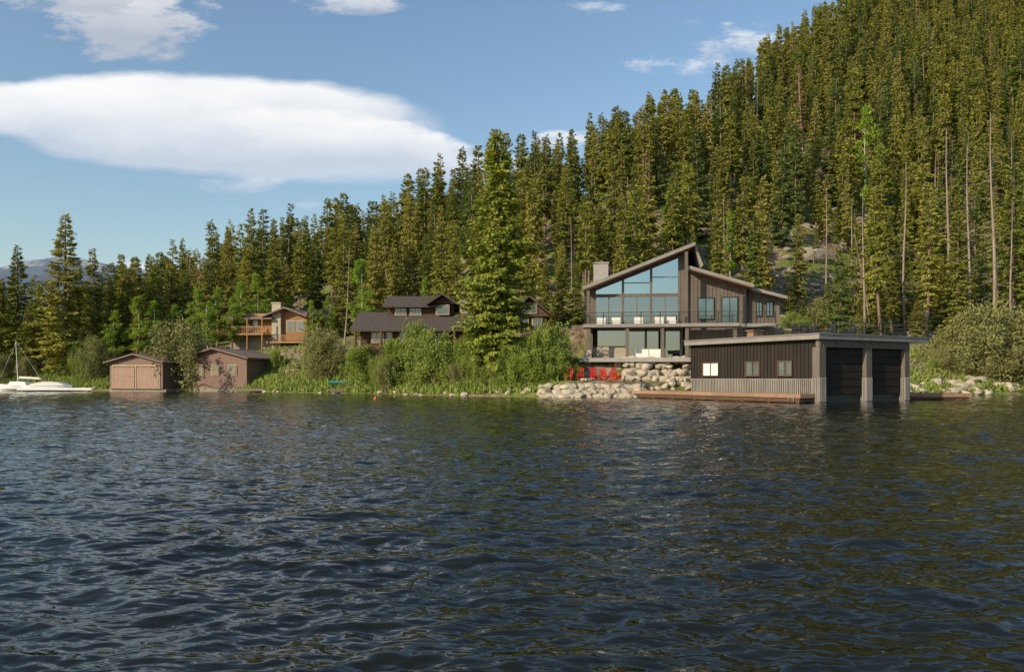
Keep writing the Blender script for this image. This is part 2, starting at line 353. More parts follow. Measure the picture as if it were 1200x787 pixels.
BC=[M['bark'],M['conif']]; BD=[M['bark'],M['conifd']]; BY=[M['bark'],M['conify']]; BH=[M['bark'],M['conifh']]
protos=[]
pc=bpy.data.collections.new('forest_tree_kinds')
def addp(me):
    o=bpy.data.objects.new('conifer_kind_%s'%'abcdefghijkl'[len(protos)],me); pc.objects.link(o); protos.append(o)
addp(conifer('spruce_a',18,2.4,1,210,34,.55,1.2,BC))
addp(conifer('spruce_b',18,2.0,2,200,32,.52,2.5,BY,stub=8))
addp(conifer('spruce_c',18,2.7,3,215,36,.56,.8,BD))
addp(conifer('pine_d',18,1.6,4,160,30,.5,6,BC,pw=.55,stub=14))
addp(conifer('pine_e',18,1.7,5,140,30,.5,8,BY,pw=.5,stub=16))
addp(conifer('fir_f',18,2.1,6,220,34,.52,1,BD,pw=1.0))
addp(conifer('thin_g',18,1.25,7,150,28,.46,4,BC,stub=16))
addp(snag('snag_h',16,8,[M['snagbark']],45))
addp(conifer('deadred_i',17,1.5,9,120,16,.45,3,[M['snagbark'],M['deadn']],sparse=.6,stub=16))
addp(conifer('spruce_j',18,2.2,10,210,32,.54,1.5,BY,pw=.65))
rg=np.random.RandomState(42)
sp_=3.5
gx=np.arange(-330,330,sp_); gy=np.arange(72,340,sp_)
GX,GY=np.meshgrid(gx,gy); GX=(GX+rg.uniform(-1.7,1.7,GX.shape)).ravel(); GY=(GY+rg.uniform(-1.7,1.7,GY.shape)).ravel()
D_=GY-np.interp(GX,SX,SY)
rd=28+CAP(GX)/SL(GX)
ok=(D_>13)&(np.abs(GX/GY)<.82)&(D_<rd+24)
ok&=~((GX>-4)&(GX<33)&(GY<95))
ok&=~((GX>-24)&(GX<7)&(GY<101))
ok&=~((GX>-50)&(GX<-22)&(GY<122))
ok&=~((GX>-62)&(GX<-30)&(GY<110))
ok&=~((GX<-62)&(D_<12))
dens=np.clip(.76+.38*nz(GX,GY,11,31),.25,1)
clr=(GX>33)&(GY<118)&(GX<95); dens=np.where(clr,np.maximum(dens,.5)*.4,dens)
ok&=rg.rand(len(GX))<dens
GX=GX[ok];GY=GY[ok]; GZ=H(GX,GY)
n=len(GX); ty=rg.choice(10,n,p=[.16,.15,.10,.11,.10,.09,.10,.04,.02,.13])
hs=rg.uniform(.58,1.0,n)*(1+.1*nz(GX,GY,13,5)); ws=hs*rg.uniform(.85,1.15,n)
sm=rg.rand(n)<.16; hs=np.where(sm,hs*.58,hs); ws=np.where(sm,ws*.65,ws)
lf=np.interp(GX,[-90,-40,0,40,70],[.70,.88,.93,.95,1.05]); hs*=lf
me=bpy.data.meshes.new('conifer_forest'); me.vertices.add(n); me.vertices.foreach_set('co',np.stack([GX,GY,GZ-.2],-1).astype(np.float32).ravel())
a=me.attributes.new('scl','FLOAT_VECTOR','POINT'); a.data.foreach_set('vector',np.stack([ws,ws,hs],-1).astype(np.float32).ravel())
a=me.attributes.new('rot','FLOAT_VECTOR','POINT'); a.data.foreach_set('vector',np.stack([rg.normal(0,.025,n),rg.normal(0,.025,n),rg.uniform(0,6.28,n)],-1).astype(np.float32).ravel())
a=me.attributes.new('kind','INT','POINT'); a.data.foreach_set('value',ty.astype(np.int32))
fo=bpy.data.objects.new('conifer_forest',me); sc.collection.objects.link(fo)
def gn_scatter(obj,coll):
    g=bpy.data.node_groups.new('scatter','GeometryNodeTree'); g.interface.new_socket('Geometry',in_out='INPUT',socket_type='NodeSocketGeometry'); g.interface.new_socket('Geometry',in_out='OUTPUT',socket_type='NodeSocketGeometry')
    N=g.nodes;L=g.links; gi=N.new('NodeGroupInput');go=N.new('NodeGroupOutput')
    ip=N.new('GeometryNodeInstanceOnPoints'); ci=N.new('GeometryNodeCollectionInfo'); ci.inputs['Collection'].default_value=coll
    ci.inputs['Separate Children'].default_value=True; ci.inputs['Reset Children'].default_value=True
    L.new(gi.outputs[0],ip.inputs['Points']); L.new(ci.outputs[0],ip.inputs['Instance']); ip.inputs['Pick Instance'].default_value=True
    def at(nm,ty_):
        q=N.new('GeometryNodeInputNamedAttribute'); q.data_type=ty_; q.inputs['Name'].default_value=nm
        return [o for o in q.outputs if o.enabled and o.name=='Attribute'][0]
    L.new(at('kind','INT'),ip.inputs['Instance Index']); L.new(at('scl','FLOAT_VECTOR'),ip.inputs['Scale']); L.new(at('rot','FLOAT_VECTOR'),ip.inputs['Rotation'])
    L.new(ip.outputs[0],go.inputs[0]); md=obj.modifiers.new('scatter','NODES'); md.node_group=g
gn_scatter(fo,pc)
print('forest',n)
big=[conifer('spruce_tree',22,4.1,21,640,88,.42,1.0,BH,pw=.75,wf=1.15),
     conifer('spruce_tree',22,3.2,22,420,60,.44,.8,BY,pw=.8),
     conifer('spruce_tree',20,3.0,23,380,55,.44,.6,BC,pw=.85)]
pine=[conifer('pine_tree',20,2.0,24,260,36,.42,5,BY,pw=.55,stub=25),conifer('pine_tree',20,2.2,25,280,38,.42,3,BC,pw=.6,stub=15)]
def place(name,me,px,Y,topy,basew=1,hm=20,rz=None,z=None):
    x=X_(px,Y); zg=h1(x,Y) if z is None else z; s=(Z_(topy,Y)-zg)/hm
    return inst(name,me,(x,Y,zg-.1),random.uniform(0,6.28) if rz is None else rz,(s*basew,s*basew,s))
place('spruce_tree',big[0],583,74,150,1.0,22)
for px,Y,ty_,w,k in [(75,108,250,1.4,1),(22,112,286,1.3,1),(108,112,290,1.1,2),(150,116,312,1.1,2),(178,118,300,1.0,1),(-20,110,270,1.2,2),(48,118,328,1.1,2),(3,118,325,1.2,1),(128,114,325,1.2,1),(92,119,305,1.1,2),(60,114,330,1.3,2),(35,109,352,1.3,2),(165,110,345,1.2,1),(195,116,335,1.2,1),(220,118,318,1.1,2),
    (440,100,262,1.1,1),(402,112,250,1,2),(322,124,255,1,1),(268,121,265,.95,2),(295,126,243,1,1),(238,119,300,1.0,1),(205,122,335,1.1,2),
    (535,92,262,1.1,2),(560,90,300,1.1,1),(620,92,262,.9,1),(640,90,300,1.1,2),(660,92,280,1,1),(515,100,240,.9,1),(480,104,225,.9,1),(675,92,305,1.2,2),(648,82,350,1.4,1)]:
    place('spruce_tree',big[k],px,Y,ty_,w,22 if k<2 else 20)
for px,Y,ty_,w,k in [(1045,97,300,1.2,0),(985,98,290,1.1,1),(1085,92,215,1,0),(1125,90,250,1.2,1),(935,104,250,1,1),(895,103,205,.85,0),(1190,92,190,1,1)]:
    place('pine_tree',pine[k],px,Y,ty_,w,20)
for px,Y,ty_,w in [(1030,92,330,1.8),(1010,94,345,1.7),(1075,90,350,1.8),(925,98,330,1.7),(940,96,350,1.8),(1145,96,320,1.7),(990,97,335,1.7),(1105,98,310,1.6)]:
    place('young_spruce_tree',big[2],px,Y,ty_,w,20)
sn=[snag('dead_pine_snag',16,30,[M['snagbark']],80),snag('dead_pine_snag',16,31,[M['snagbark']],40)]
for px,Y,ty_,k in [(1163,88,130,0),(1012,92,225,1),(905,106,250,1),(1110,100,150,1),(848,104,225,1),(1060,100,190,1),(1135,96,170,0),(968,104,220,1),(1185,90,230,1)]:
    place('dead_pine_snag',sn[k],px,Y,ty_,.85,16)
o=place('leaning_dead_pine',sn[1],1022,93,270,.8,16); o.rotation_euler=(0,-.22,.4)
o=place('leaning_dead_pine',sn[1],362,120,330,.8,16); o.rotation_euler=(0,-.35,.2)
asp=[broadleaf('aspen_tree',10,1.9,40+i,55,110,.21,[M['aspenbark'],M['aspen']],shape='tree',zb=.22) for i in range(3)]
for px,Y,ty_,w in [(422,96,300,1.1),(255,112,335,1.2),(282,113,328,1.2),(300,116,318,1.1),(272,110,345,1.2),(232,111,335,1.2),(338,119,345,1),(160,109,345,1.2),(180,110,350,1.2),(365,108,350,1.0),(385,110,345,1.1),(205,112,355,1.3),(135,109,362,1.2),(498,95,325,1),(245,108,350,1.2),(315,118,335,1.1)]:
    place('aspen_tree',asp[random.randrange(3)],px,Y,ty_,w,10)
for px,py,ty_ in [(788,285,212),(1015,252,120),(802,240,190),(660,240,205),(855,310,245)]:
    Y=hit(px,py+8,96); place('aspen_tree',asp[random.randrange(3)],px,Y-4,ty_,.75,10)
wil=[broadleaf('willow_shrub',4,2.2,50+i,70,130,.17,[M['bark'],M['willow']]) for i in range(4)]
oli=[broadleaf('olive_shrub',4,2.3,60+i,70,110,.16,[M['bark'],M['olive']]) for i in range(2)]
W=[(425,86,402),(442,84,410),(462,82,396),(485,79.5,384),(500,78,400),(512,77,390),(528,76,412),(545,75,402),(562,73.5,416),(575,72.5,424),(592,71.5,410),(606,71,396),(622,70.5,404),(636,71,388),(648,72,382),(655,73,392),(470,84,415),(540,78,398),(600,75,398),(618,74,390),(412,90,418),(325,98,415),(338,98,422),(312,99,425),(90,106,408),(105,105,420),(60,107,425),(128,106,415),(70,106,430),(490,83,398),(655,70.5,412),(642,69.8,422),(575,76,395)]
for px,Y,ty_ in W:
    place('willow_shrub',wil[random.randrange(4)],px,Y,ty_+random.uniform(-8,8),random.uniform(.6,1.15),4)
for px,Y,ty_,w in [(215,97.5,378,1),(372,92,385,1.0),(385,90,395,1),(110,104,398,.9),(960,96,352,1.3),(1140,80,365,1),(1165,80,362,1.1),(1190,80.5,368,1.1),(1215,82,372,1.1),(1120,81,385,1.1),(1180,78.8,405,1.2),(1150,79,410,1.2),(1130,79,420,1.2),(1108,80,405,1),(1200,79.5,395,1.1),(1240,83,370,1.2),(1000,92,372,1.2),(30,107,420,1),(0,107,415,1.2),(870,100,345,1.2),(535,74.5,425,.8),(455,81,420,.8)]:
    place('olive_shrub',oli[random.randrange(2)],px,Y,ty_,w,4)
for px,Y,ty_ in [(1155,86,385),(1185,88,380),(1110,86,395),(925,94,365),(940,92,370),(455,88,400),(1095,80,420)]:
    place('willow_shrub',wil[random.randrange(4)],px,Y,ty_,1.1,4)
rg=np.random.RandomState(77); n=36000
gx_=rg.uniform(-95,75,n); gd=rg.exponential(3.5,n); gy_=np.interp(gx_,SX,SY)+gd-.2
k=~((gx_>4)&(gx_<27)&(gy_<90)); gx_=gx_[k];gy_=gy_[k]; n=len(gx_)
P=np.stack([gx_,gy_,H(gx_,gy_)-.03],-1); k=P[:,2]>-.02; P=P[k]; n=len(P)
D=norm(np.stack([rg.normal(0,.35,n),rg.normal(0,.35,n),np.ones(n)],-1)); Wv=norm(np.cross(D,rg.normal(0,1,(n,3))))
mb=MB(); v,f=quads(P,D,Wv,rg.uniform(.2,.75,n),rg.uniform(.05,.14,n)); mb.add(v,f); mb.obj('shoreline_grass',M['willow'])
# ---------------------------------------------------------------- rocks
import bmesh
bm=bmesh.new(); bmesh.ops.create_icosphere(bm,subdivisions=3,radius=1); IV=np.array([v.co[:] for v in bm.verts]); IF=np.array([[v.index for v in f.verts] for f in bm.faces]); bm.free()
bm=bmesh.new(); bmesh.ops.create_icosphere(bm,subdivisions=2,radius=1); IV2=np.array([v.co[:] for v in bm.verts]); IF2=np.array([[v.index for v in f.verts] for f in bm.faces]); bm.free()
def rock(mb,c,s,rg,lo=False):
    v=(IV2 if lo else IV).copy()
    for k in range(11):
        nn=norm(rg.normal(0,1,3)); dd=rg.uniform(.55,.85); q=v@nn; v-=np.maximum(q-dd,0)[:,None]*nn
    v*=np.array(s); a=rg.uniform(0,6.28); R_=np.array([[math.cos(a),-math.sin(a),0],[math.sin(a),math.cos(a),0],[0,0,1]]); v=v@R_.T
    mb.add(v+np.array(c),IF2 if lo else IF)
rg=np.random.RandomState(9)
mb=MB()
for i in range(150):
    px=rg.uniform(634,752); lv=rg.randint(0,3); Y=66.3+lv*.55+rg.uniform(-.2,.2)+max(0,(660-px))*.05
    s=rg.uniform(.25,.62); rock(mb,(X_(px,Y),Y,.05+lv*.38+rg.uniform(-.1,.1)),(s*1.3,s,s*.72),rg)
mb.obj('boulder_seawall',M['stone'])
mb=MB()
for i in range(130):
    px=rg.uniform(730,830); lv=rg.randint(0,4); Y=70.6+lv*.55+rg.uniform(-.15,.15); top=[1.5,2.1,2.7,3.2][lv]
    s=rg.uniform(.28,.62); rock(mb,(X_(px,Y),Y,top+rg.uniform(-.15,.1)),(s*1.35,s,s*.75),rg)
for i in range(46):
    px=rg.uniform(640,730); Y=73.3+rg.uniform(-.1,.5); s=rg.uniform(.3,.55); rock(mb,(X_(px,Y),Y,1.5+rg.uniform(0,1.5)),(s*1.3,s,s*.8),rg)
mb.obj('boulder_retaining_wall',M['stone'])
mb=MB()
for i in range(90):
    x=rg.uniform(25,50); Y=np.interp(x,SX,SY)+rg.uniform(-.4,3); s=rg.uniform(.3,.8); rock(mb,(x,Y,h1(x,Y)+.1),(s*1.2,s,s*.75),rg,True)
for i in range(70):
    x=rg.uniform(11.5,27); Y=rg.uniform(66.5,71); s=rg.uniform(.25,.6); rock(mb,(x,Y,h1(x,Y)+.1),(s*1.2,s,s*.75),rg,True)
for i in range(60):
    x=rg.uniform(-60,3); Y=np.interp(x,SX,SY)+rg.uniform(-.4,.6); s=rg.uniform(.15,.4); rock(mb,(x,Y,h1(x,Y)+.05),(s*1.3,s,s*.7),rg,True)
mb.obj('shoreline_rocks',M['stone'])
mb=MB()
for i in range(480):
    x=rg.uniform(30,110); Y=rg.uniform(92,150); s=rg.uniform(.3,1.2)*(1 if rg.rand()<.86 else 1.8); rock(mb,(x,Y,h1(x,Y)+.1*s),(s*1.2,s,s*.7),rg,True)
mb.obj('hillside_rocks',M['stone2'])
mb=MB()
for i in range(150):
    x=rg.uniform(15,120); Y=rg.uniform(92,165); a=rg.uniform(0,3.14); ln=rg.uniform(3,10); x2=x+math.cos(a)*ln; y2=Y+math.sin(a)*ln*.6
    mb.beam((x,Y,h1(x,Y)+.35),(x2,y2,h1(x2,y2)+.3),.3,None,0,6,.12)
mb.obj('fallen_logs',M['snagbark'])
# ---------------------------------------------------------------- boathouse (modern)
boat=empty('modern_boathouse',(20.06,52,0),math.radians(30))
zt=Z_(391,52); zb_=.55
mb=MB(); mb.box(-.3,11.4,-.25,12.5,zt-.34,zt-.02); mb.obj('roof_fascia',M['fascia'],boat)
mb=MB(); mb.box(-.36,11.46,-.31,12.56,zt-.018,zt+.05); mb.box(.2,11,.2,12,zt+.053,zt+.09); mb.obj('roof_deck_edge',M['roofm'],boat)
mb=MB(); mb.box(.2,9.4,.3,12.2,zb_,zt-.343)
y=.35
while y<12.2: mb.box(.14,.198,y,y+.06,1.62,zt-.345); y+=.32
mb.obj('walls',M['siding'],boat)
mb=MB()
y=.1
while y<12.25:
    mb.beam((.15,y,.62),(.15,y,1.55),.11,.11,0,6); y+=.16
mb.box(.12,.19,.05,12.25,1.55,1.61)
mb.obj('corrugated_skirt',M['corr'],boat)
mb=MB(); mb.box(.0,9.55,.0,.28,zt-.85,zt-.35)
x=.1
while x<9.5: mb.box(x,x+.05,-.035,-.003,zt-.85,zt-.36); x+=.3
mb.obj('front_header',M['siding2'],boat)
posts=[(0,.62),(4.75,.6),(9.0,.55)]
mb=MB(); mg=MB()
for x,w in posts:
    mb.box(x,x+w,-.02,.55,1.7,zt-.86)
    k=x+.04
    while k<x+w: mg.beam((k,-.03,.1),(k,-.03,1.69),.09,.08,0,6); k+=.13
    k=0.0
    while k<.56: mg.beam((x-.02,k,.1),(x-.02,k,1.69),.08,.09,0,6); mg.beam((x+w+.01,k,.1),(x+w+.01,k,1.69),.08,.09,0,6); k+=.13
    mg.box(x+.02,x+w-.02,.0,.5,-.8,1.69)
mb.obj('pillars',M['siding2'],boat); mg.obj('pillar_corrugated_wraps',M['corr'],boat)
mb=MB()
for x0,x1 in((.62,4.75),(5.35,9.0)):
    z=.55
    while z<zt-.9: mb.box(x0,x1,.3,.36,z,min(z+.5,zt-.86)); mb.box(x0,x1,.285,.3,z+.02,min(z+.46,zt-.88)); z+=.52
mb.obj('garage_doors',M['door'],boat)
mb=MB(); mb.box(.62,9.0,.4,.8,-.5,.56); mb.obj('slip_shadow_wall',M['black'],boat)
mf=MB(); mg=MB(); mh=MB()
def tl(px):
    k=(px-600)/F; return (20.06-52*k)/(.5+.866*k)
for j,(a,b) in enumerate(((927,910),(889,872),(841,822))):
    y0,y1=tl(a),tl(b); z0,z1=1.78,2.85
    for q in((y0,y0+.07,z0,z1),(y1-.07,y1,z0,z1),(y0+.07,y1-.07,z1-.07,z1),(y0+.07,y1-.07,z0,z0+.07),((y0+y1)/2-.025,(y0+y1)/2+.025,z0+.07,z1-.07)): mf.box(.06,.2,q[0],q[1],q[2],q[3])
    (mh if j==2 else mg).box(.125,.195,y0+.07,y1-.07,z0+.07,z1-.07)
mf.obj('window_frames',M['bframe'],boat); mg.obj('window_panes',M['oglass'],boat); mh.obj('window_reflection_pane',M['cushion'],boat)  # last pane is plain white: a bright reflection painted as surface colour
mb=MB(); R0=zt+.09
mb.rail((3.2,1.2,R0),(3.2,11.6,R0),.9,1.5,3); mb.rail((3.2,11.6,R0),(11,11.6,R0),.9,1.5,3); mb.rail((11,1.2,R0),(11,11.6,R0),.9,1.5,3); mb.rail((3.2,1.2,R0),(11,1.2,R0),.9,1.5,3)
mb.obj('roof_railing',M['black'],boat)
mb=MB()
def lounge(mb,x,y,z,a,s=1,mi=0):
    c,s_=math.cos(a),math.sin(a)
    def P(u,v,w): return (x+c*u-s_*v,y+s_*u+c*v,z+w)
    for u in(-.3,.3):
        mb.beam(P(u,-.35,0),P(u,-.35,.58),.05); mb.beam(P(u,.35,0),P(u,.45,.9),.05); mb.beam(P(u,-.4,.58),P(u,.42,.6),.07,.04)
    mb.beam(P(0,-.35,.38),P(0,.35,.32),.6,.08); mb.beam(P(0,.34,.34),P(0,.5,.95),.06,.6)
for x,y,a in((4.2,5,.5),(5.2,5.4,2),(5.8,4,3.5),(7.5,6,1.2),(8.6,4.4,4),(6,8,.2),(9.3,8,2.2)): lounge(mb,x,y,R0,a)
mb.obj('terrace_chairs',M['black'],boat)
mb=MB(); mb.box(3.9,4.9,9.3,9.95,R0,R0+.7); mb.box(3.8,5.0,9.2,10.05,R0+.703,R0+.76); mb.obj('terrace_bar_cabinet',M['dock'],boat)
def deck(mb,x0,x1,y0,y1,z,along='x',pw=.14):
    if along=='x':
        y=y0
        while y<y1-.01: mb.box(x0,x1,y,min(y+pw-.012,y1),z-.04,z); y+=pw
    else:
        x=x0
        while x<x1-.01: mb.box(x,min(x+pw-.012,x1),y0,y1,z-.04,z); x+=pw
bd=empty('boathouse_dock',(20.06,52,0),math.radians(30))
mb=MB(); deck(mb,-1.45,.1,.3,18,.62,'x'); deck(mb,.1,3,12.6,18,.62,'x'); deck(mb,9.6,11.0,.6,12,.62,'x'); mb.obj('planks',M['dock'],bd)
mb=MB()
for i in range(9): mb.box(-1.5,-1.45,.25+i*2,.25+i*2+1.985,.36,.63)
mb.box(-1.45,-.1,.25,.3,.36,.63); mb.box(9.6,11.05,.55,.6,.36,.63); mb.box(11.0,11.05,.6,12,.36,.63)
mb.obj('fascia_boards',M['dock'],bd)
mb=MB(); mb.box(-1.40,.05,.4,18,.08,.34)
for y in np.arange(.6,18,2.4): mb.beam((-1.3,y,-2),(-1.3,y,.36),.28,None,0,10)
for y in np.arange(.8,12,2.6): mb.beam((10.8,y,-2),(10.8,y,.36),.28,None,0,10)
mb.obj('piles_and_joists',M['logd'],bd)
fd=empty('cedar_side_dock',(X_(1067,60),60,0),math.radians(4))
mb=MB(); deck(mb,0,4.7,0,2.2,.5,'y'); mb.box(0,4.7,-.05,-.002,.22,.5); mb.box(4.7,4.75,-.05,2.2,.22,.5); mb.obj('planks',M['dock'],fd)
mb=MB(); [mb.beam((x,.3,-2),(x,.3,.44),.25,None,0,10) for x in(.4,2.4,4.4)]; mb.box(.1,4.6,.05,2,.05,.4); mb.obj('piles',M['logd'],fd)
lad=MB()
for u in(0,.45): lad.beam((0,u,.1),(0,u,1.5),.05,None,0,8)
for z in(.3,.6,.9): lad.beam((0,0,z),(0,.45,z),.04,None,0,8)
o=lad.obj('dock_ladder',M['corr']); o.location=(20.06-1.5*.866-.5*.8,52-1.5*.5+.866*.8,0); o.rotation_euler=(0,0,math.radians(30))
# ---------------------------------------------------------------- main house
ra=math.radians(-8); hs_=empty('modern_lake_house',(7.07,75,0),ra)
def hx(px):
    k=(px-600)/F; return (75*k-7.07)/(.9903+.1392*k)
def hz(px,py):
    Yv=75-.1392*hx(px); return Z_(py,Yv)
zg=3.45; zf=hz(740,381); x0=hx(692); x1=hx(800)
zrl=hz(688,338); zrp=hz(810,287)
def zr_at(x):
    a,b=hx(684),hx(813); return zrl+(zrp-zrl)*(x-a)/(b-a)-.42
mb=MB()
mb.prism([(x0,zg),(x1,zg),(x1,zr_at(x1)-.01),(x0,zr_at(x0)-.01)],10.5,10.7)
mb.prism([(0,zg),(10.5,zg),(10.5,zr_at(x0)-.02),(0,zr_at(x0)-.02)],x0-.01,x0+.2,'x')
mb.prism([(0.01,zg),(10.5,zg),(10.5,zr_at(x1)-.05),(.01,zr_at(x1)-.05)],x1-.2,x1,'x')
mb.obj('tall_wing_walls',M['siding2'],hs_)
mb=MB(); mb.box(x0+.22,x1-.22,4.5,4.6,zf,zr_at(x0)); mb.box(x0+.22,x1-.22,3.5,3.6,zg,zf-.3); mb.prism([(x0+.22,zr_at(x0)),(x1-.22,zr_at(x0)),(x1-.22,zr_at(x1)-.3)],4.5,4.6); mb.box(x0+.21,x1-.21,.1,4.5,zf-.2,zf-.01)
mb.obj('interior_walls',M['inter'],hs_)
a,b=hx(684),hx(813)
mb=MB(); mb.prism([(a,zrl),(b,zrp),(b,zrp-.30),(a,zrl-.30)],-1.6,11.4); mb.prism([(b+.002,zrp),(hx(823),hz(823,312)),(hx(820),hz(823,314)-.1),(b+.002,zrp-.45)],-1.0,11.2)
mb.obj('main_shed_roof',M['fascia'],hs_)
mb=MB(); mb.prism([(a+.1,zrl-.303+.024),(b-.1,zrp-.303-.024),(b-.1,zrp-.4),(a+.1,zrl-.38)],-1.5,11.2); mb.obj('timber_soffit',M['soffit'],hs_)
mb=MB()
for k in np.arange(-1.4,11.2,.6): mb.beam((a,k,zrl+.02),(b,k,zrp+.02),.04,.05)
mb.obj('roof_seams',M['roofm'],hs_)
fr=MB(); gl=MB(); gl2=MB()
cols=[hx(p) for p in(697,730,763,796)]
z1=hz(740,346); z0=zf+.05
for i,c in enumerate(cols):
    fr.box(c-.11,c+.11,-.06,.12,z0,zr_at(c)-.02)
fr.box(cols[0]+.11,cols[-1]-.11,-.04,.1,z1-.15,z1+.15); fr.box(cols[0]+.11,cols[-1]-.11,-.04,.1,z0,z0+.14)
for i in range(3):
    xa,xb=cols[i]+.11,cols[i+1]-.11
    fr.prism([(xa,zr_at(xa)-.24),(xb,zr_at(xb)-.24),(xb,zr_at(xb)-.01),(xa,zr_at(xa)-.01)],-.03,.1)
    gl.prism([(xa,z1+.15),(xb,z1+.15),(xb,zr_at(xb)-.24),(xa,zr_at(xa)-.24)],.03,.05)
    gl2.box(xa,xb,.03,.05,z0+.14,z1-.15)
    xm=(xa+xb)/2; fr.box(xm-.05,xm+.05,-.02,.09,z0+.14,z1-.15)
    if i>0: zz_=(z1+zr_at(xa))/2+.3; fr.box(xa,xb,-.02,.025,zz_-.04,zz_+.04)
fr.prism([(x0,z0-.05),(cols[0]-.11,z0-.05),(cols[0]-.11,zr_at(cols[0])-.02),(x0,zr_at(x0)-.02)],-.02,.12)
fr.prism([(cols[-1]+.11,z0-.05),(x1+.2,z0-.05),(x1+.2,zr_at(x1)-.02),(cols[-1]+.11,zr_at(cols[-1])-.02)],-.02,.12)
for p in (735,757,779,799): c=hx(p); fr.box(c-.11,c+.11,.5,.68,zg,zf-.31)
fr.box(hx(735)+.11,hx(799)-.11,.5,.66,zf-.55,zf-.31)
gl2.box(hx(735)+.11,hx(799)-.11,.57,.59,zg+.05,zf-.55)
fr.box(hx(700),hx(735)-.11,.45,.65,zg+1.1,zg+1.18); gl2.box(hx(700),hx(735)-.11,.57,.59,zg+1.2,zf-.31)
fr.obj('window_frames',M['siding2'],hs_); gl.obj('upper_glass',M['glassb'],hs_); gl2.obj('lower_glass',M['glass'],hs_)
mb=MB(); mb.box(x0,hx(735)-.12,.44,.66,zg-.3,zg+1.1)
for p in(690,724):
    c=hx(p); mb.box(c-.32,c+.32,-2.1,-1.5,zg-1.6,zg+.75)
mb.obj('stone_piers',M['stone'],hs_)
bx0,bx1=hx(685),hx(906)
mb=MB(); mb.box(bx0,hx(862),-2.2,-.06,zf-.3,zf-.003); mb.box(hx(862)+.002,bx1,-1.2,.9,zf-.3,zf-.003); mb.obj('balcony_slab',M['fascia'],hs_)
mb=MB(); mb.rail((bx0+.1,-2.1,zf),(hx(862)-.1,-2.1,zf),1.02,1.7,6,pw=.08); mb.rail((bx0+.1,-2.1,zf),(bx0+.1,-.1,zf),1.02,1.9,6,pw=.08); mb.rail((hx(862),-1.1,zf),(bx1,-1.1,zf),1.02,1.5,6,pw=.08); mb.obj('balcony_railing',M['black'],hs_)
mb=MB()
for p in(690,735,775,803,858): c=hx(p); mb.box(c-.15,c+.15,-2.0,-1.7,zg+(.75 if p==690 else -.4),zf-.303)
mb.box(hx(803)-.14,hx(803)+.14,-1.4,-1.12,zf,zr_at(hx(803))-.1)
mb.box(hx(690)-.14,hx(690)+.14,-1.4,-1.12,zf,zr_at(hx(690))-.1)
mb.obj('timber_columns',M['siding2'],hs_)
mb=MB(); mb.box(bx0-.3,bx1,-2.9,0.4,zg-.35,zg+.02); mb.obj('patio_slab',M['conc'],hs_)
wx0,wx1=x1+.21,hx(916)
def rw(x):
    a,b=hx(806),hx(880); za,zb2=hz(806,313),hz(880,334); return za+(zb2-za)*(x-a)/(b-a)
def rw2(x):
    a,b=hx(874),hx(922); za,zb2=hz(874,334.5),hz(922,347); return za+(zb2-za)*(x-a)/(b-a)
xm=hx(876)
mb=MB(); mb.prism([(wx0,zg),(xm,zg),(xm,rw(xm)-.35),(wx0,rw(wx0)-.35)],.6,11)
mb.prism([(xm+.002,zg),(wx1,zg),(wx1,rw2(wx1)-.32),(xm+.002,rw2(xm)-.32)],1.2,10.5)
x=wx0+.1
while x<xm: mb.box(x,x+.05,.555,.598,zf+.02,rw(x)-.4); x+=.34
while x<wx1: mb.box(x,x+.05,1.155,1.198,zf+.02,rw2(x)-.4); x+=.34
mb.obj('right_wing_walls',M['siding2'],hs_)
mb=MB(); mb.prism([(hx(806),rw(hx(806))),(hx(881),rw(hx(881))),(hx(881),rw(hx(881))-.3),(hx(806),rw(hx(806))-.3)],-1.2,11.5)
mb.prism([(hx(879)+.1,rw2(hx(879))-.05),(hx(922),rw2(hx(922))),(hx(922),rw2(hx(922))-.28),(hx(879)+.1,rw2(hx(879))-.33)],-.3,11.2); mb.obj('right_wing_roof',M['fascia'],hs_)
mb=MB(); mb.prism([(hx(806)+.1,rw(hx(806))-.33),(hx(881)-.1,rw(hx(881))-.28),(hx(881)-.1,rw(hx(881))-.36),(hx(806)+.1,rw(hx(806))-.40)],-1.1,.5); mb.obj('right_wing_soffit',M['soffit'],hs_)
fr=MB(); gl=MB()
for pa,pb,ya,yb,dep in((818,838,348,374,.6),(846,866,347,379,.6),(872,883,346,378,.6) ,(888,896,352,370,1.2),(900,909,352,370,1.2)):
    xa,xb=hx(pa),hx(pb); za,zb2=hz(pa,yb),hz(pa,ya)
    if xb>xm and dep<1: xb=xm-.05
    for q in((xa,xa+.09,za,zb2),(xb-.09,xb,za,zb2),(xa+.09,xb-.09,zb2-.09,zb2),(xa+.09,xb-.09,za,za+.09),((xa+xb)/2-.035,(xa+xb)/2+.035,za+.09,zb2-.09)): fr.box(q[0],q[1],dep-.1,dep-.004,q[2],q[3])
    gl.box(xa+.09,xb-.09,dep-.06,dep-.004,za+.09,zb2-.09)
fr.obj('wing_window_frames',M['black'],hs_); gl.obj('wing_window_panes',pmat('blue_window',(.22,.27,.29),(.12,.16,.18),rough=.03,spec=1,metal=.8,scale=.5),hs_)
mb=MB(); cx0,cx1=hx(694),hx(712); mb.box(cx0,cx1,3.0,4.3,zr_at(cx0),hz(700,309)+.45); mb.box(cx0-.08,cx1+.08,2.92,4.38,hz(700,309)+.453,hz(700,309)+.58); mb.obj('chimney',pmat('chimney_metal',(.36,.34,.32),(.28,.26,.24),rough=.5),hs_)
mb=MB()
for p in(752,768): c=hx(p); mb.box(c-.6,c+.6,-1.4,-.7,zg+.05,zg+.45); mb.box(c-.6,c+.6,-.72,-.55,zg+.452,zg+.85)
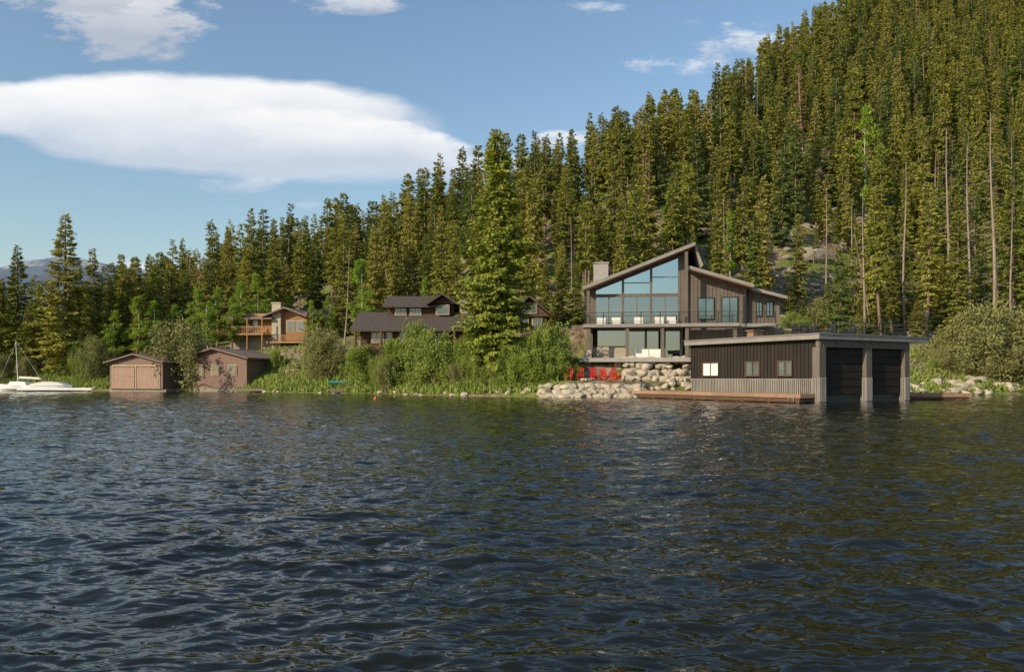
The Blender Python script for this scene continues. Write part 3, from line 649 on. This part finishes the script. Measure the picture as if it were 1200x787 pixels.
for p in(705,722,748,772,786): c=hx(p); mb.box(c-.4,c+.4,-1.3,-.7,zf+.05,zf+.36); mb.box(c-.4,c+.4,-.7,-.58,zf+.362,zf+.7)
mb.obj('patio_sofas',M['cushion'],hs_)
mb=MB(); mb.box(hx(745),hx(752),1.2,1.3,zf,z1+1); mb.box(hx(775),hx(779),1.2,1.3,zf,z1+.4); mb.box(hx(705),hx(722),2,2.6,zf,zf+1.1); mb.obj('interior_timber',M['soffit'],hs_)
# ---------------------------------------------------------------- adirondack chairs
def adir():
    mb=MB()
    for x in(-.28,.28):
        mb.beam((x,-.38,0),(x,-.38,.56),.07,.04); mb.beam((x,-.42,.34),(x,.55,.04),.04,.1); mb.beam((x*1.12,-.48,.585),(x*1.12,.34,.585),.12,.03); mb.beam((x,.28,.14),(x,.28,.57),.04,.06)
    for i in range(5): y=-.40+i*.14; mb.beam((-.27,y,.40-i*.035),(.27,y,.40-i*.035),.09,.025)
    for i in range(5):
        x=-.22+i*.11; hh=.98+.09*math.cos((i-2)*.75)
        mb.beam((x,.16,.24),(x*1.3,.16+.5*(hh-.24)*.75,hh+.05),.075,.025)
    mb.beam((-.3,.40,.6),(.3,.40,.6),.05,.05)
    return mb.mesh('adirondack_chair',[M['red']])
am=adir()
for px,Y,a in((667,69.6,-.35),(680.5,69.9,-.1),(696,69.7,.15),(709,69.4,.3),(722,69.0,.5)):
    x=X_(px,Y); inst('adirondack_chair',am,(x,Y,h1(x,Y)+.02),a,(.88,.95,1.05))
mb=MB(); rgg=np.random.RandomState(3)
for i in range(14):
    a=i*2*math.pi/14; rock(mb,(math.cos(a)*.5,math.sin(a)*.5,.1),(.18,.15,.13),rgg,True)
o=mb.obj('fire_pit',M['stone']); x=X_(688,68.5); o.location=(x,68.5,h1(x,68.5))
# ---------------------------------------------------------------- brown boathouse (left)
Y=96.5; bb=empty('brown_boathouse',(X_(129,Y),Y,0),math.radians(-16))
mb=MB(); mb.prism([(0,.3),(7.6,.3),(7.6,3.7),(3.8,4.35),(0,3.7)],0,8.5)
mb.prism([(8.4,.5),(17.0,.5),(17.0,4.2),(12.7,5.0),(8.4,4.2)],3.0,10); mb.obj('walls',M['brownwall'],bb)
mb=MB(); mb.gable(-.5,8.1,3.55,4.55,.16,-.6,9,'y'); mb.gable(7.7,17.6,4.05,5.25,.16,2.3,10.6,'y'); mb.box(7.2,9,4,8,3.6,3.75); mb.obj('roof',M['shingle'],bb)
mb=MB(); mb.box(7.62,8.38,3.6,8.5,.4,3.59); mb.obj('link_wall',M['brownwall'],bb)
mb=MB()
for xa in(.5,3.95):
    for i in range(9): mb.box(xa+i*.345,xa+i*.345+.33,-.05,-.003,.35,2.9)
mb.obj('boat_doors',M['browndoor'],bb)
mb=MB()
for xa in(.38,3.8,7.15): mb.box(xa-.02,xa+.1,-.09,-.051,.35,3.05)
mb.box(.4,7.2,-.09,-.051,3.052,3.2)
for xa in (10,12.2,14.6):
    mb.box(xa-.08,xa+1.08,2.9,2.96,1.9,3.2)
mb.obj('trim_boards',M['trim'],bb)
mb=MB()
for xa in (10,12.2,14.6): mb.box(xa,xa+1,2.86,2.89,1.98,3.12)
mb.obj('windows',M['oglass'],bb)
mb=MB(); mb.box(-.3,7.9,.2,8.5,-.8,.298); mb.box(8.2,17.2,2.8,10,-.8,.49); mb.obj('stone_foundation',M['stone2'],bb)
# ---------------------------------------------------------------- log house
Y=112; lh=empty('log_house',(X_(267,Y),Y,0),math.radians(-10)); z0=Z_(407,Y)-.3
mb=MB()
def logs(mb,x0,x1,y,z0,z1,r=.28):
    z=z0+r/2
    while z<z1: mb.beam((x0-.15,y,z),(x1+.15,y,z),r,None,0,8); z+=r*.93
mb.box(.5,11.8,.05,7,z0+2,z0+5.0); logs(mb,6.6,11.8,0,z0+1.2,z0+4.6); logs(mb,.5,6.3,0,z0+2.3,z0+4.4)
mb.prism([(6.6,z0+4.6),(11.8,z0+4.6),(9.2,z0+5.5)],-.05,.2); mb.obj('log_walls',M['log'],lh)
mb=MB(); mb.box(.3,12,.1,7,z0-3,z0+1.95); mb.obj('stone_base',M['stone2'],lh)
mb=MB()
mb.prism([(-1.4,z0+4.3),(3.5,z0+5.4),(8.2,z0+4.4),(8.2,z0+4.2),(3.5,z0+5.2),(-1.4,z0+4.1)],-.3,7.3,'x')
mb.gable(5.9,12.5,4.55+z0,5.75+z0,.2,-1.6,7.6,'y'); mb.obj('roof',M['shingle'],lh)
mb=MB(); mb.box(7.0,8.3,-.7,.3,z0,z0+6.3); mb.box(6.9,8.4,-.8,.4,z0+6.303,z0+6.45); mb.obj('stone_chimney',M['stone'],lh)
mb=MB(); mb.box(-.4,6.6,-2.4,0,z0+1.9,z0+2.1)
for x in(-.2,2,4.2,6.4): mb.beam((x,-2.3,z0-2.5),(x,-2.3,z0+4.2),.2,None,0,8)
n_=26
for i in range(n_+1): x=-.3+i*6.8/n_; mb.beam((x,-2.35,z0+2.1),(x,-2.35,z0+3.0),.06)
mb.beam((-.4,-2.35,z0+3.05),(6.6,-2.35,z0+3.05),.12,.08); mb.box(6.6,12.3,-1.6,0,z0+.8,z0+1.0)
for i in range(20): x=8.5+i*3.8/20; mb.beam((x,-1.5,z0+1),(x,-1.5,z0+1.8),.06)
mb.beam((8.4,-1.5,z0+1.85),(12.3,-1.5,z0+1.85),.12,.08)
mb.obj('timber_deck',M['log'],lh)
mb=MB()
for xa,xb,za,zb2 in((1,2.3,2.6,3.9),(3,4.6,2.2,4),(9,10.2,2.5,3.9),(10.5,11.5,2.5,3.9)): mb.box(xa,xb,-.2,-.15,z0+za,z0+zb2)
mb.obj('windows',M['oglass'],lh)
mb=MB()
for xa,xb,za,zb2 in((1,2.3,2.6,3.9),(3,4.6,2.2,4),(9,10.2,2.5,3.9),(10.5,11.5,2.5,3.9)): mb.box(xa-.1,xb+.1,-.148,-.1,z0+za-.1,z0+zb2+.1)
mb.obj('window_trim',M['trim'],lh)
# ---------------------------------------------------------------- dark chalet
Y=88; kk=Y/F; ch=empty('dark_log_chalet',(X_(416,Y),Y,0),math.radians(-3)); z0=Z_(412,Y)
c=lambda px:(px-416)*kk
zz=lambda py:Z_(py,Y)
mb=MB(); mb.box(c(424),c(560),0,8,z0-2,zz(384)); logs(mb,c(424),c(560),-.02,z0-.2,zz(384)); mb.box(c(452),c(528),2.2,7,zz(384),zz(352)); logs(mb,c(452),c(528),2.18,zz(372),zz(352)); mb.prism([(c(503),zz(354)),(c(531),zz(354)),(c(517),zz(346.5))],1.6,7)
mb.box(c(560),c(642),2,9,z0-2,zz(368)); mb.prism([(c(596),zz(370)),(c(644),zz(370)),(c(620),zz(350))],1.5,9)
mb.obj('log_walls',M['logd'],ch)
mb=MB(); mb.prism([(-1.3,zz(387)),(3.0,zz(363)),(8.8,zz(378)),(8.8,zz(378)-.2),(3,zz(363)-.2),(-1.3,zz(387)-.2)],c(413),c(562),'x')
mb.prism([(1.2,zz(357)),(4.0,zz(343)),(7.6,zz(357)),(7.6,zz(357)-.2),(4,zz(343)-.2),(1.2,zz(357)-.2)],c(446),c(514),'x')
mb.gable(c(499),c(536),zz(355),zz(343),.2,.6,7.5,'y'); mb.gable(c(590),c(650),zz(371),zz(346),.22,.6,9.5,'y'); mb.prism([(1,zz(380)),(4,zz(362)),(9,zz(375)),(9,zz(376)-.2),(4,zz(364)-.2),(1,zz(382)-.2)],c(562)+.01,c(600),'x'); mb.obj('roof',M['shingled'],ch)
mb=MB(); wn=MB()
for pa,pb,ya,yb,yy_ in((437,447,389,401,-.2),(450,460,389,401,-.2),(470,482,388,402,-.2),(486,498,388,402,-.2),(512,526,388,403,-.2),(460,472,358,367,1.98),(478,490,358,367,1.98),(510,524,357,367,1.5),(608,618,372,384,1.8),(624,634,372,384,1.8),(612,628,355,366,1.4)):
    mb.box(c(pa)-.1,c(pb)+.1,yy_-.03,yy_+.08,zz(yb)-.1,zz(ya)+.1); wn.box(c(pa),c((pa+pb)/2)-.03,yy_-.06,yy_-.032,zz(yb),zz(ya)); wn.box(c((pa+pb)/2)+.03,c(pb),yy_-.06,yy_-.032,zz(yb),zz(ya))
mb.obj('window_trim',M['trim'],ch); wn.obj('windows',M['oglass'],ch)
mb=MB()
for p in(420,450,480,510,535): mb.beam((c(p),-1.2,z0-2),(c(p),-1.2,zz(388)),.28,None,0,8)
mb.box(c(418),c(540),-1.5,-.1,z0-.6,z0-.4); mb.beam((c(418),-1.35,z0+.55),(c(540),-1.35,z0+.55),.1,.1)
for i in range(40): x=c(418)+i*(c(540)-c(418))/40; mb.beam((x,-1.35,z0-.4),(x,-1.35,z0+.5),.05)
mb.obj('porch',M['logd'],ch)
mb=MB(); mb.box(c(536),c(546),2.5,3.8,zz(384),zz(345)); mb.obj('stone_chimney',M['stone2'],ch)
# ---------------------------------------------------------------- small docks, boats, buoys
def small_dock(name,px,Y,L_,W_,rz,mat):
    e=empty(name,(X_(px,Y),Y,0),rz); mb=MB(); deck(mb,0,L_,0,W_,.42,'y'); mb.box(0,L_,-.05,-.003,.15,.43); mb.obj('planks',mat,e)
    mb=MB(); [mb.beam((x,W_/2,-1.5),(x,W_/2,.37),.2,None,0,8) for x in np.arange(.4,L_,2)]; mb.obj('piles',M['logd'],e); return e
small_dock('wooden_dock',388,84,4.6,1.3,.25,M['dockg'])
small_dock('wooden_dock',20,97,9,1.5,.02,M['white'])
small_dock('wooden_dock',268,91,7,1.0,.05,M['dockg'])
def hull(mb,L_,W_,D_,mi=0):
    n=14; vs=[];fs=[]
    for i in range(n+1):
        t=i/n; x=-L_/2+L_*t; w=W_/2*(1-max(0,(t-.35)/.65)**2.4); w=max(w,.02); sh=D_*(1+.25*t*t)
        for a,b in((-1,1),(-.85,.45),(-.35,.05),(0,0),(.35,.05),(.85,.45),(1,1)): vs.append((x,a*w,b*sh-.15*D_))
    for i in range(n):
        for j in range(6): fs.append((i*7+j,(i+1)*7+j,(i+1)*7+j+1,i*7+j+1))
        fs.append((i*7,i*7+6,(i+1)*7+6,(i+1)*7))
    fs.append(tuple(range(7))); mb.add(vs,fs,mi)
e=empty('sailboat',(X_(24,99),99,0),math.radians(175)); mb=MB(); hull(mb,6.4,2.1,.85); mb.obj('hull',M['white'],e)
mb=MB(); mb.prism([(-1.2,.72),(1.2,.8),(.9,1.2),(-1,1.15)],-.6,.6); mb.obj('cabin',M['white'],e)
mb=MB(); mb.beam((.3,0,.8),(.6,0,6.3),.1,None,0,8,.06); mb.beam((.3,0,1.6),(-2.7,0,1.5),.08,None,0,8); mb.beam((3.0,0,.9),(.58,0,6.0),.012); mb.beam((-3.1,0,.9),(.58,0,6.2),.012)
mb.obj('mast_boom_rigging',M['white'],e)
mb=MB(); mb.beam((.1,0,1.72),(-2.5,0,1.62),.24,None,0,8,.16); mb.obj('furled_sail',M['cushion'],e)
e=empty('covered_motorboat',(X_(60,98.5),98.5,0),math.radians(5)); mb=MB(); hull(mb,5.0,1.9,.7); mb.obj('hull',M['white'],e)
mb=MB(); mb.prism([(-2.3,.6),(2.0,.75),(1.1,1.1),(-.6,1.2),(-2.0,.95)],-.8,.8); mb.obj('canvas_cover',M['cushion'],e)
e=empty('kayak',(X_(402,86.5),86.5,h1(X_(402,86.5),86.5)+.1),.2); mb=MB(); hull(mb,3.2,.7,.35); mb.obj('hull',M['teal'],e)
mb=MB(); v=IV2*np.array([.13,.13,.13]); mb.add(v,IF2); mb.beam((0,0,.1),(0,0,.2),.04,None,0,8); o=mb.obj('mooring_buoy',M['orange'],smooth=True); o.location=(X_(440,62),62,.06)
# ---------------------------------------------------------------- world
w=bpy.data.worlds.new('World'); sc.world=w; w.use_nodes=True; t=w.node_tree; N=t.nodes; L=t.links; bg=N['Background']; S=.15; bg.inputs[1].default_value=S
try: w.cycles.sampling_method='NONE'
except Exception: pass
sky=N.new('ShaderNodeTexSky'); sky.sky_type='NISHITA'; sky.sun_disc=False
SE=math.radians(26); saz=(-.78,-.63)
sky.sun_elevation=SE; sky.sun_rotation=math.atan2(saz[0],saz[1])%(2*math.pi); sky.altitude=0; sky.air_density=1.35; sky.dust_density=.7; sky.ozone_density=3.0
tc=N.new('ShaderNodeTexCoord'); sx=N.new('ShaderNodeSeparateXYZ'); L.new(tc.outputs['Generated'],sx.inputs[0])
def mt(op,a,b=None,c=None,clamp=False):
    n=N.new('ShaderNodeMath'); n.operation=op; n.use_clamp=clamp
    for i,v in enumerate((a,b,c)):
        if v is None: continue
        if isinstance(v,(int,float)): n.inputs[i].default_value=v
        else: L.new(v,n.inputs[i])
    return n.outputs[0]
yc=mt('MAXIMUM',sx.outputs[1],.02); U=mt('DIVIDE',sx.outputs[0],yc); Vv=mt('DIVIDE',sx.outputs[2],yc)
cb=N.new('ShaderNodeCombineXYZ'); L.new(U,cb.inputs[0]); L.new(mt('MULTIPLY',Vv,2.6),cb.inputs[1])
def wn(scale,det,off=0,rough=.55):
    n=N.new('ShaderNodeTexNoise'); n.inputs['Scale'].default_value=scale; n.inputs['Detail'].default_value=det; n.inputs['Roughness'].default_value=rough
    mp=N.new('ShaderNodeMapping'); mp.inputs['Location'].default_value=(off,off*.7,0); L.new(cb.outputs[0],mp.inputs[0]); L.new(mp.outputs[0],n.inputs['Vector']); return mt('SUBTRACT',n.outputs[0],.5)
nA=wn(5.5,5); nB=wn(13,6,3.3,.62); nC=wn(3.5,4,7.1)
front=mt('GREATER_THAN',sx.outputs[1],.03)
cur=sky.outputs[0]
def cloud(cur,px,py,rx,ry,amp,soft,dens,nz_,wt=(.98,.98,.98),wb=(.57,.65,.77),slope=0,bias=.5):
    cu=(px-600)/F; cv=(HY-py)/F; a=rx/F; b=ry/F
    du=mt('DIVIDE',mt('SUBTRACT',U,cu),a); dv0=mt('SUBTRACT',mt('SUBTRACT',Vv,cv),mt('MULTIPLY',mt('SUBTRACT',U,cu),slope)); dv=mt('DIVIDE',dv0,b)
    e=mt('SUBTRACT',mt('SUBTRACT',1,mt('MULTIPLY',du,du)),mt('MULTIPLY',dv,dv)); e=mt('ADD',e,mt('MULTIPLY',nz_,amp))
    q=N.new('ShaderNodeMapRange'); q.interpolation_type='SMOOTHSTEP'; q.inputs['From Min'].default_value=0; q.inputs['From Max'].default_value=soft; q.inputs['To Max'].default_value=dens; L.new(e,q.inputs['Value'])
    mask=mt('MULTIPLY',q.outputs[0],front)
    f=mt('ADD',mt('ADD',mt('MULTIPLY',dv,.65),bias),mt('MULTIPLY',nC,1.7),clamp=True)
    cc=N.new('ShaderNodeMix'); cc.data_type='RGBA'; cc.inputs[6].default_value=(*[x/S for x in wb],1); cc.inputs[7].default_value=(*[x/S for x in wt],1); L.new(f,cc.inputs[0])
    mx=N.new('ShaderNodeMix'); mx.data_type='RGBA'; L.new(mask,mx.inputs[0]); L.new(cur,mx.inputs[6]); L.new(cc.outputs[2],mx.inputs[7]); return mx.outputs[2]
cur=cloud(cur,455,195,200,24,2.0,1.0,.85,nA,wb=(.62,.70,.82))
cur=cloud(cur,490,158,85,13,3,1.3,.85,nB,slope=-.28)
cur=cloud(cur,30,128,175,34,1.2,.7,.92,nB)
cur=cloud(cur,245,145,290,64,.9,.35,.97,nA,slope=-.04,bias=.42)
cur=cloud(cur,410,166,170,38,1.8,.7,.9,nB,slope=-.14,bias=.55)
cur=cloud(cur,275,216,70,12,4,1.4,.6,nB)
cur=cloud(cur,155,18,108,58,3.8,.8,.95,nB,wb=(.48,.53,.62),bias=.3)
cur=cloud(cur,95,-10,90,30,3.8,.8,.9,nB,wb=(.48,.53,.62),bias=.3)
cur=cloud(cur,410,0,70,18,5,1.2,.85,nB,wb=(.5,.56,.66))
cur=cloud(cur,690,10,38,9,7,1.8,.6,nB)
cur=cloud(cur,862,50,66,26,7,1.6,.95,nB)
cur=cloud(cur,790,80,55,14,8,1.8,.7,nB)
cur=cloud(cur,365,238,36,8,5,1.4,.7,nB)
cur=cloud(cur,655,165,40,14,4,1,.9,nB)
cur=cloud(cur,170,320,130,16,4.5,1.6,.7,nB)
L.new(cur,bg.inputs[0])
sd=bpy.data.lights.new('sun','SUN'); sd.energy=5.0; sd.angle=math.radians(.5); sd.color=(1,.84,.60); so=bpy.data.objects.new('sun',sd); sc.collection.objects.link(so)
nrm=math.hypot(*saz); dv=Vector((-saz[0]/nrm*math.cos(SE),-saz[1]/nrm*math.cos(SE),-math.sin(SE))); so.rotation_euler=dv.to_track_quat('-Z','Y').to_euler(); so.location=(-50,-50,60)
cam=bpy.data.cameras.new('camera'); cam.lens=28; cam.sensor_width=36; cam.shift_y=48.5/1200; cam.clip_end=12000; cam.clip_start=.1
co=bpy.data.objects.new('camera',cam); sc.collection.objects.link(co); co.location=(0,0,CZ); co.rotation_euler=(math.radians(90),0,0); sc.camera=co
sc.view_settings.view_transform='Standard'; sc.view_settings.look='None'; sc.view_settings.exposure=0
